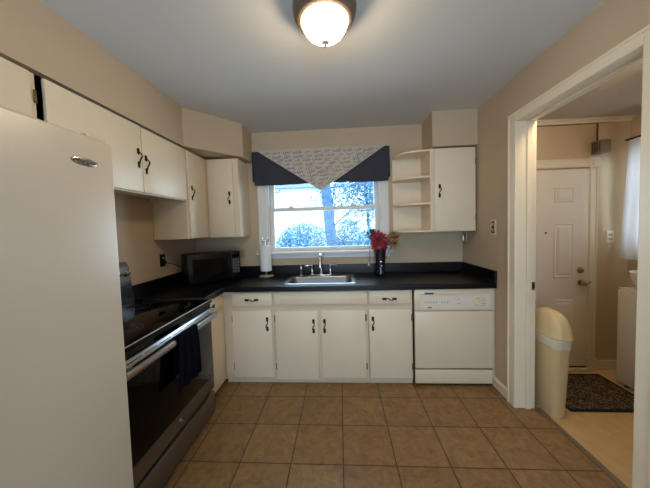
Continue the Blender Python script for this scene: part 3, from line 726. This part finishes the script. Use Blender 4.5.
b2 = B(); lathe(b2, [(.019, 0), (.0085, 0), (.0085, .03), (.019, .03)], (px_, py_, CZ+.033)); obj('roll_stop', b2, M['chrome'], ph, True)
tag(obj('paper_towel_roll', b, M['paper'], None, True), 'white paper towel roll on the upright holder beside the sink', 'paper towels')

# vase and flowers
vx, vy = .425, 2.79
b = B(); lathe(b, [(0, 0), (.052, 0), (.056, .006), (.056, .02), (.048, .055), (.05, .13), (.058, .215), (.062, .262), (.064, .285), (.059, .287), (.055, .25), (.044, .1), (.04, .03), (0, .025)], (vx, vy, CZ), seg=32)
vs = tag(obj('flower_vase', b, M['vase'], None, True), 'dark mosaic vase of flowers on the counter right of the sink', 'vase')
b = B(); sphere(b, (vx-.0, vy-.053, CZ+.145), .014, .006, .014, 14); sphere(b, (vx+.004, vy-.052, CZ+.105), .009, .005, .009, 12); sphere(b, (vx-.012, vy-.05, CZ+.12), .006, .005, .006, 10)
obj('mirror_gem', b, M['chrome'], vs, True, 'shiny mirror gems')

def petal_flower(name, label, c, n, R, mats, rings, stem_to):
    n = Vector(n).normalized(); a = n.orthogonal().normalized(); bb = n.cross(a); c = Vector(c)
    o = thing(name, label, 'flower', stem_to)
    b = B()
    for ri, (cnt, r0_, r1_, lift, mi) in enumerate(rings):
        for k in range(cnt):
            th = 2*PI*(k+.5*ri)/cnt+random.uniform(-.1, .1); d = math.cos(th)*a+math.sin(th)*bb; s = n.cross(d); L = r1_*random.uniform(.88, 1.08); w = L*.34
            def pf(u, v, d=d, s=s, L=L, w=w):
                q = r0_+(L-r0_)*u; ww = w*(math.sin(PI*min(1, u*.85+.08)))**.7*(1 if u < .98 else .5)
                return c+d*q+s*ww*(v-.5)+n*(lift*(u-.2)-.012*(2*v-1)**2*-1*.3+.01*math.sin(u*3))
            surf(b, pf, 6, 4, .0008, mi)
    obj('petals', b, mats, o, True)
    b = B(); rot = Matrix((a, bb, n)).transposed().to_4x4(); sphere(b, c+n*.008, R, R, R*.45, 16, 0, rot); obj('seed_head', b, M['seed'], o, True)
    b = B(); st = Vector(stem_to); mid = (st+c)/2+Vector((0, 0, .03)); tube(b, [st, st*.4+mid*.6, c-n*.004], .003, 8); obj('stem', b, M['stem'], o, True)
    return o
petal_flower('daisy_flower', 'large red daisy with a dark centre in the vase', (.40, 2.725, CZ+.385), (-.05, -1, .25), .028, [M['petal'], M['petal2']], [(13, .02, .098, -.01, 0), (11, .015, .078, .008, 0), (9, .012, .05, .016, 0)], (.422, 2.79, CZ+.06))
petal_flower('daisy_flower', 'smaller coral flower low at the front of the vase', (.365, 2.735, CZ+.318), (-.45, -1, -.15), .014, [M['petal'], M['petal2']], [(10, .01, .058, -.006, 1), (8, .008, .04, .01, 1)], (.415, 2.785, CZ+.06))
petal_flower('daisy_flower', 'small crimson flower at the right rim of the vase', (.462, 2.74, CZ+.318), (.35, -1, -.05), .014, [M['petal'], M['petal2']], [(10, .01, .055, -.006, 0), (8, .008, .04, .01, 0)], (.435, 2.785, CZ+.06))
def sprig(name, label, c, R, mats, n, leafsize, stem_to):
    o = thing(name, label, 'flower sprig', stem_to); c = Vector(c); b = B(); s = B(); st = Vector(stem_to)
    for k in range(n):
        d = Vector((random.gauss(0, 1), random.gauss(0, 1), random.gauss(0, 1))).normalized(); p = c+d*R*random.uniform(.45, 1)
        tube(s, [c-Vector((0, 0, R*.6)), (c+p)/2, p], .0012, 5)
        for j in range(5):
            e = Vector((random.gauss(0, 1), random.gauss(0, 1), random.gauss(0, 1))).normalized(); f = e.orthogonal().normalized(); g = e.cross(f)
            surf(b, lambda u, v: p+e*leafsize*u+f*leafsize*.5*math.sin(PI*(u*.9+.05))*(v-.5)+g*.004*math.sin(u*3), 3, 2, .0006, random.randrange(len(mats)))
    obj('blossom_cluster', b, mats, o, True)
    tube(s, [st, st*.3+c*.7-Vector((0, 0, R*.3)), c-Vector((0, 0, R*.6))], .003, 6); obj('stem', s, M['stem'], o, True)
    return o
sprig('hydrangea_sprig', 'olive and tan dried blossom cluster at the right of the vase', (.56, 2.775, CZ+.375), .076, [M['sprig'], M['sprig'], M['sprig'], M['petal2'], M['stem']], 85, .03, (.43, 2.8, CZ+.06))
sprig('leaf_sprig', 'dark plum leafy sprig behind the red daisy', (.345, 2.79, CZ+.45), .05, [M['darkleaf']], 22, .026, (.415, 2.8, CZ+.06))

# ================================================================= WALL ITEMS
def plate(name, label, cat, c, n, w, h, m, detail, dm, group=None):
    o = thing(name, label, cat, c, group); n = Vector(n); u = Vector((0, 0, 1)).cross(n); c = Vector(c)
    R = Matrix((u, Vector((0, 0, 1)), n)).transposed().to_4x4(); mt_ = Matrix.Translation(c) @ R
    b = B(); box(b, -w/2, w/2, -h/2, h/2, 0.0005, .006, .0025, 2, 0, mt_); obj('cover_plate', b, m, o, True)
    if detail == 'outlet':
        for s in (-1, 1):
            b = B(); box(b, -.017, .017, s*.02-.014, s*.02+.014, .005, .008, .004, 2, 0, mt_); rc = obj('receptacle', b, dm, o, True)
            b = B(); box(b, -.008, -.005, s*.02-.005, s*.02+.006, .0079, .0084, 0, 1, 0, mt_); box(b, .005, .008, s*.02-.005, s*.02+.006, .0079, .0084, 0, 1, 0, mt_); obj('slots', b, M['blackink'], rc)
    else:
        b = B(); box(b, -.005, .005, -.012, .012, .005, .016, .002, 2, 0, mt_); obj('toggle', b, dm, o, True)
        b = B()
        for s in (-1, 1):
            for q in (-1, 1):
                pts = [Vector((q*(.006+.018*k/10)*1.0, s*(.038+.012*math.sin(k/10*PI*1.3)), .0065)) for k in range(11)]
                tube(b, [mt_ @ p for p in pts], .0028, 6)
            sphere(b, mt_ @ Vector((0, s*.046, .006)), .006, .006, .006, 10)
            tube(b, [mt_ @ Vector((-.02, s*.024, .0065)), mt_ @ Vector((0, s*.028, .0065)), mt_ @ Vector((.02, s*.024, .0065))], .0024, 6)
        tube(b, [mt_ @ Vector((.012, -.022, .0065)), mt_ @ Vector((.012, .022, .0065))], .003, 6)
        obj('scroll_ornament', b, M['bronze'], o, True)
    return o
pl = plate('wall_outlet', 'black wall outlet on the left wall behind the microwave', 'outlet', (LW, 2.345, 1.2), (1, 0, 0), .075, .118, M['blackplastic'], 'outlet', M['blackplastic'])
b = B(); box(b, LW+.008, LW+.035, 2.333, 2.358, 1.165, 1.195, .004); obj('plug', b, M['blackplastic'], mw)
b = B(); tube(b, [(LW+.03, 2.346, 1.178), (LW+.05, 2.37, 1.165), (LW+.055, 2.43, 1.15), (LW+.05, 2.50, 1.12), (LW+.062, 2.545, 1.10)], .0035, 8); obj('power_cord', b, M['blackplastic'], mw, True)
b = B(); tube(b, [(LW+.012, 2.345, 1.222), (LW+.0085, 2.345, 1.222)], .007, 12); obj('indicator_lamp', b, M['outlet'], pl, True)
plate('wall_outlet', 'tan outlet plate on the window wall beside the microwave', 'outlet', (-1.135, BW, 1.195), (0, -1, 0), .07, .115, M['tanplate'], 'outlet', M['tanplate'])
plate('light_switch', 'cream switch plate with dark scroll ornament beside the doorway', 'light switch', (RW, 2.352, 1.425), (-1, 0, 0), .085, .135, M['outlet'], 'switch', M['bronze'])
plate('wall_outlet', 'cream outlet on the laundry wall right of the door', 'outlet', (2.575, LBY, 1.295), (0, -1, 0), .07, .115, M['outlet'], 'outlet', M['tanplate'])
# small hook plate under right cabinet
hk = thing('wall_hook', 'small chrome hook on the right wall under the wall cabinet', 'hook', (RW, 2.84, 1.3))
b = B(); box(b, RW-.006, RW-.0005, 2.825, 2.86, 1.255, 1.37, .002); obj('hook_plate', b, M['steel'], hk, True)
b = B(); tube(b, [(RW-.006, 2.842, 1.35), (RW-.03, 2.842, 1.345), (RW-.038, 2.842, 1.31), (RW-.03, 2.842, 1.275), (RW-.02, 2.842, 1.285)], .006, 10); tube(b, [(RW-.006, 2.842, 1.27), (RW-.02, 2.842, 1.262)], .007, 10); obj('hook_arm', b, M['chrome'], hk, True)
# hanging cord at window
bc = thing('tassel_pull', 'dark pull cord with white tassel hanging below window stool', 'cord', (.31, 2.9, 1.17))
b = B(); tube(b, [(.322, 2.857, 1.19), (.32, 2.856, 1.12), (.312, 2.856, 1.06)], .0025, 6); tube(b, [(.322, 2.857, 1.19), (.322, 2.862, 1.2)], .0025, 6); obj('cord', b, M['darkleaf'], bc, True)
b = B(); lathe(b, [(0, .024), (.005, .022), (.006, .012), (.012, -.014), (.0, -.016)], (.308, 2.856, 1.045), seg=12); obj('tassel', b, M['cordm'], bc, True)

# ================================================================= VALANCE
vl_ = thing('window_valance', 'navy window valance with script-print triangle overlay', 'valance', (-.2, 2.86, 2.33))
VX0, VX1, VY = -.955, .555, 2.852
def vpanel(u, v):
    x = VX0+(VX1-VX0)*u; z = 2.327-(.372+.006*math.sin(u*9))*v
    y = VY+.012+.006*math.sin(u*42)*(.3+v)+.004*math.sin(u*23+1)*v
    return (x+(.018*(1-2*u))*v, y, z)
b = B(); surf(b, vpanel, 120, 10, .002)
for xx in (VX0, VX1): box(b, xx-.002, xx+.002, VY+.008, BW-.001, 2.0, 2.328)
obj('navy_panel', b, M['navy'], vl_, True)
b = B(); tube(b, [(VX0, VY+.03, 2.318), (VX1, VY+.03, 2.318)], .009, 10)
for xx in (VX0+.05, VX1-.05): tube(b, [(xx, VY+.03, 2.318), (xx, BW-.001, 2.318)], .007, 8)
obj('curtain_rod', b, M['bronze'], vl_, True)
# triangle overlay with flowing handwriting
TX0, TX1, TXM, TZT, TZB = -.885, .503, -.195, 2.336, 1.872
def ty(x, z): return VY-.005+.003*math.sin((x+.9)*14)+.002*math.sin(x*31+z*9)
def zlow(x): 
    return TZT-.012-(TZT-.012-TZB)*((x-TX0)/(TXM-TX0) if x < TXM else (TX1-x)/(TX1-TXM))
def tri(u, v):
    x = TX0+(TX1-TX0)*u; zb_ = zlow(x); z = TZT-(TZT-zb_)*v; return (x, ty(x, z), z)
b = B(); surf(b, tri, 80, 16, .002)
# hem along the two slanted edges
for xa, xb in ((TX0, TXM), (TXM, TX1)):
    pts = [(xa+(xb-xa)*k/24, ty(xa+(xb-xa)*k/24, zlow(xa+(xb-xa)*k/24))-.001, zlow(xa+(xb-xa)*k/24)+.003) for k in range(25)]
    tube(b, pts, .003, 6)
random.seed(21)
zl = TZT-.045
while zl > TZB+.06:
    x = TX0+.03+random.uniform(0, .05)
    while x < TX1-.05:
        wl_ = random.uniform(.05, .13); hgt = random.uniform(.013, .022); pts = []
        ph_ = random.uniform(0, 6); n = int(wl_/.0022); tall = random.choice([0, 0, 1])
        for k in range(n):
            q = k/n; s = k*.55
            amp = hgt*(1+.7*math.sin(s*.37+ph_)+(1.2 if random.random() < .02 else 0))
            xx = x+wl_*q+.0045*math.sin(s+1.2); zz = zl+amp*.55*math.sin(s)+.012*q
            pts.append((xx, zz))
        pts = [(xx, zz) for xx, zz in pts if zz < TZT-.012 and TX0 < xx < TX1 and zz > zlow(xx)+.012]
        if len(pts) > 4 and all(math.hypot(pts[i+1][0]-pts[i][0], pts[i+1][1]-pts[i][1]) < .04 for i in range(len(pts)-1)):
            tube(b, [(xx, ty(xx, zz)-.0022, zz) for xx, zz in pts], .0021, 4, mi=1)
        if random.random() < .3:
            p2 = [(x+wl_*(k/8)*1.2, zl-.016+.006*math.sin(k/8*5)) for k in range(9)]
            p2 = [(xx, zz) for xx, zz in p2 if TX0 < xx < TX1 and zz > zlow(xx)+.012]
            if len(p2) > 4: tube(b, [(xx, ty(xx, zz)-.0022, zz) for xx, zz in p2], .0016, 4, mi=1)
        x += wl_+random.uniform(.012, .035)
    zl -= .043
obj('script_overlay', b, [M['linen'], M['scriptink']], vl_, True, 'taupe triangle of fabric printed with handwriting')

# ================================================================= CEILING LIGHT
lx, ly = -.046, 1.29
cl = thing('ceiling_light', 'lit flush-mount ceiling light with bronze pan and opal glass', 'ceiling light', (lx, ly, ZC))
b = B(); lathe(b, [(0, 0), (.138, 0), (.15, -.012), (.154, -.045), (.15, -.07), (.136, -.095), (.122, -.104), (.113, -.106), (.108, -.095), (.1, -.03), (0, -.02)], (lx, ly, ZC-.001), seg=48); obj('pan', b, M['panbronze'], cl, True)
b = B(); prof = []
for k in range(15):
    a = PI*.5*k/14; prof.append((.113*math.cos(a)**.8 if k < 14 else 0, -.085-.1*math.sin(a)))
lathe(b, prof, (lx, ly, ZC), seg=48); obj('glass_bowl', b, M['lamp'], cl, True)
b = B(); lathe(b, [(0, .006), (.016, .004), (.022, -.006), (.018, -.016), (.008, -.021), (.009, -.027), (0, -.034)], (lx, ly, ZC-.187), seg=20); obj('finial', b, M['maple'], cl, True)

# ================================================================= LAUNDRY ITEMS
bn = thing('trash_can', 'beige swing-top trash can just inside the laundry doorway', 'trash can', (1.62, 2.03, 0))
bx, by = 1.586, 2.045
def loop_rr(hx_, hy_, r): return rr(bx-hx_, bx+hx_, by-hy_, by+hy_, r, 6)
def loft(b, levels, cap0=True, cap1=False, mi=0):
    t = bmesh.new(); vs_ = [[t.verts.new((x, y, z)) for x, y in loop_rr(a, c_, r)] for a, c_, r, z in levels]
    for i in range(len(vs_)-1):
        n = len(vs_[i])
        for k in range(n): t.faces.new((vs_[i][k], vs_[i][(k+1) % n], vs_[i+1][(k+1) % n], vs_[i+1][k]))
    if cap0: t.faces.new(vs_[0][::-1])
    if cap1: t.faces.new(vs_[-1])
    bmesh.ops.recalc_face_normals(t, faces=t.faces); merge(b, t, mi); return b
b = loft(B(), [(.044, .105, .035, 0), (.047, .11, .037, .01), (.062, .146, .048, .60), (.058, .142, .045, .60), (.044, .105, .035, .02)]); obj('body', b, M['bin'], bn, True)
b = loft(B(), [(.064, .148, .049, .535), (.068, .153, .052, .55), (.065, .149, .05, .575), (.071, .155, .053, .60), (.066, .15, .05, .618)], False); 
for v in b.verts: v.co += Vector((random.uniform(-.0025, .0025), random.uniform(-.0025, .0025), random.uniform(-.006, .006)))
obj('bag_liner', b, M['liner'], bn, True, 'white bag liner folded over the rim')
lv = [(.072, .157, .055, .608), (.076, .162, .058, .618), (.072, .157, .055, .63)]
for k in range(1, 10):
    a = PI*.5*k/10; lv.append((.068*math.cos(a)**.7, .152*math.cos(a)**.85, .052*math.cos(a)**.85, .63+.165*math.sin(a)))
b = loft(B(), lv, True, True); lid = obj('lid', b, M['bin'], bn, True)
b = B()
def flap(u, v):
    a = (u-.5)*1.5; q = (v-.5)*1.25
    return (bx+.055*math.sin(q*1.05), by-.150*math.cos(.25+.75*u)**.85-.004, .63+.165*math.sin(.22+.8*u*(1-.25*abs(2*v-1)**2)))
surf(b, flap, 10, 12, .004); obj('swing_flap', b, M['bin'], lid, True)

b = B(); box(b, 1.735, 2.385, 2.03, 2.50, .0005, .010, .004, 2)
rgb = tag(obj('door_mat', b, M['rug']), 'black and tan scroll-pattern mat before the laundry door', 'mat')
b = B()
for a_ in ((1.725, 2.395, 2.015, 2.04), (1.725, 2.395, 2.49, 2.515), (1.725, 1.75, 2.04, 2.49), (2.37, 2.395, 2.04, 2.49)): box(b, *a_, .0005, .012, .004)
obj('border', b, M['rugedge'], rgb, label='dark bound edge')

ws = thing('washing_machine', 'white washing machine against the laundry room side wall', 'washing machine', (2.57, 2.05, 0))
b = B(); box(b, 2.415, 2.725, 1.72, 2.385, .03, .85, .012, 3); obj('cabinet', b, M['washer'], ws, True)
b = B(); box(b, 2.42, 2.725, 1.722, 2.383, .851, .868, .006); obj('top', b, M['washer'], ws, True)
b = B()
for yy in (1.78, 2.33):
    for xx in (2.46, 2.68): obj('foot', tube(B(), [(xx, yy, 0), (xx, yy, .032)], .018, 10), M['blackplastic'], ws)
b = B(); lathe(b, [(0, 0), (.075, 0), (.09, .008), (.115, .055), (.126, .1), (.129, .135), (.135, .14), (.134, .145), (.125, .143), (.119, .1), (.1, .03), (.07, .012), (0, .01)], (2.556, 2.248, .8685), seg=36)
tag(obj('plastic_tub', b, M['tub'], None, True), 'white plastic tub standing on the washing machine', 'tub')

lc = thing('window_curtain', 'sheer white curtain hanging over the laundry room window', 'curtain', (2.66, 2.1, 2.17))
def cur(u, v):
    y = 1.62+(2.50-1.62)*u+.075*v*(u-.15); z = 2.166-1.068*v
    return (2.60+.014*math.sin(u*46)*(.4+.6*v)-.005*v, y, z)
b = B(); surf(b, cur, 110, 12); obj('panel', b, M['sheer'], lc, True)
b = B(); tube(b, [(2.60, 1.6, 2.172), (2.60, 2.525, 2.172)], .008, 10)
for yy in (1.61, 2.525): tube(b, [(2.60, yy, 2.172), (LRX-.001, yy, 2.172)], .006, 8)
obj('curtain_rod', b, M['bronze'], lc, True)

ch = thing('door_chime', 'brown door chime box mounted above the laundry door', 'door chime', (2.43, LBY, 2.13))
b = B(); box(b, 2.39, 2.475, 2.52, LBY-.001, 2.075, 2.192, .004); obj('housing', b, M['chime'], ch, True)
b = B()
for k in range(4): box(b, 2.3885, 2.392, 2.535+k*.02, 2.546+k*.02, 2.09, 2.178, .001)
obj('side_grille', b, M['darkgap'], ch)
b = B(); tube(b, [(2.44, LBY-.008, 2.192), (2.44, LBY-.008, 2.366)], .006, 8); tube(b, [(2.44, LBY-.006, 2.366), (1.52, LBY-.006, 2.362)], .0025, 8); obj('wire_conduit', b, M['darkgap'], ch, True)

# laundry ceiling lamp (behind the door head from here)
ll = thing('ceiling_light', 'small flush ceiling light in the laundry room', 'ceiling light', (1.6, 1.75, LZC))
b = B(); lathe(b, [(0, 0), (.09, 0), (.09, -.015), (.0, -.02)], (1.6, 1.75, LZC-.001), seg=28); obj('pan', b, M['bronze'], ll, True)
b = B(); lathe(b, [(.085, -.018), (.08, -.04), (.05, -.06), (0, -.068)], (1.6, 1.75, LZC), seg=28); obj('glass_bowl', b, M['lamp'], ll, True)

# ================================================================= OUTDOORS
struct('ground', box(B(), -14, 14, 3.2, 40, -.9, -.8), M['lawn'], label='pale lawn outside the window', cat='ground')
hs = thing('neighbor_house', 'white house seen through the left of the window', 'house', (-2.6, 15.5, -.8))
obj('walls', box(B(), -4.6, -.85, 14, 17, -.8, 3.6), M['siding'], hs)
b = B(); prism(b, [(-4.9, 3.6), (-.6, 3.6), (-2.75, 5.2)], 13.7, 17.3, 'y'); obj('roof', b, M['roof'], hs)
def leaf_cloud(b, c, rx_, ry_, rz_, n, s0, s1, mi_n):
    t = bmesh.new()
    for k in range(n):
        while True:
            d = Vector((random.uniform(-1, 1), random.uniform(-1, 1), random.uniform(-1, 1)))
            if d.length < 1: break
        p = Vector(c)+Vector((d.x*rx_, d.y*ry_, d.z*rz_)); s = random.uniform(s0, s1)
        e = Vector((random.gauss(0, 1), random.gauss(0, 1), random.gauss(0, 1))).normalized(); f = e.orthogonal().normalized()
        fc_ = t.faces.new([t.verts.new(p+e*s), t.verts.new(p+f*s*.5), t.verts.new(p-e*s), t.verts.new(p-f*s*.5)]); fc_.material_index = random.randrange(mi_n)
    me_ = bpy.data.meshes.new('tmp'); t.to_mesh(me_); t.free(); b.from_mesh(me_); bpy.data.meshes.remove(me_)
def branch(b, p, d, L, r, lvl, tips, side):
    pts = [p]; q = p.copy()
    for k in range(4):
        j_ = .3 if lvl == 0 else 1; d = (d+j_*Vector((random.gauss(0, .10), random.gauss(0, .06), random.gauss(0, .08)))).normalized(); q = q+d*L/4; pts.append(q.copy())
    tube(b, pts, [r*(1-(.06 if lvl == 0 else .18)*k) for k in range(5)], 6 if lvl else 12)
    tips.extend(pts[2:])
    if lvl < 2:
        for k in range(4 if lvl else 9):
            i = random.choice([2, 3, 4]); nd = (d*.45+Vector((side*random.uniform(.3, 1.1) if lvl == 0 else random.uniform(-1, 1), random.uniform(-.25, .25), random.uniform(-.5, .5)))).normalized()
            branch(b, pts[i], nd, L*(.36 if lvl == 0 else .6), r*(.16 if lvl == 0 else .5), lvl+1, tips, side)
def tree(label, x, y, h, r, n, seed, side):
    random.seed(seed); o = thing('garden_tree', label, 'tree', (x, y, -.8), None); b = B(); tips = []
    branch(b, Vector((x, y, -.8)), Vector((0, 0, 1)), h, r, 0, tips, side); obj('trunk', b, M['bark'], o, True)
    l = B()
    if side == .3: leaf_cloud(l, (.8, y, 2.6), 1.05, .4, 1.3, 3000, .03, .065, 2)
    for tp in tips: leaf_cloud(l, tp, .34, .25, .3, n, .03, .065, 2)
    obj('foliage', l, [M['leafo'], M['leafg']], o)
tree('thick-trunked tree standing in the middle of the window view', -.1, 7.0, 4.4, .17, 16, 5, .35)
tree('leafy tree filling the right of the window view', 1.15, 9.6, 4.2, .06, 75, 11, .3)
tree('slim tree at the left edge of the window view', -2.32, 7.6, 4.6, .10, 5, 8, -.3)
for i, (x, y, rx_, rz_, n, lb) in enumerate(((-1.75, 12.2, 1.35, 1.15, 6000, 'pale shrub below the white house'), (.35, 11.7, .78, 1.2, 4600, 'pale shrub behind the middle tree trunk'), (.72, 5.2, .66, 1.0, 5600, 'pale blue shrub close outside the window at the right'), (-1.0, 5.4, .62, .95, 3600, 'low pale shrub close outside the window at the left'))):
    random.seed(40+i); o = thing('garden_shrub', lb, 'shrub', (x, y, -.8)); b = B(); leaf_cloud(b, (x, y, rz_-.55), rx_, .45, rz_, n, .03, .06, 2)
    obj('foliage', b, [M['leafo'], M['leafg']], o)
    b = B()
    for k in range(6): tube(b, [(x+.05*math.cos(k), y+.05*math.sin(k), -.8), (x+.5*rx_*math.cos(k*1.05), y+.3*math.sin(k*1.05), rz_*.6)], [.025, .008], 6)
    obj('stems', b, M['bark'], o, True)
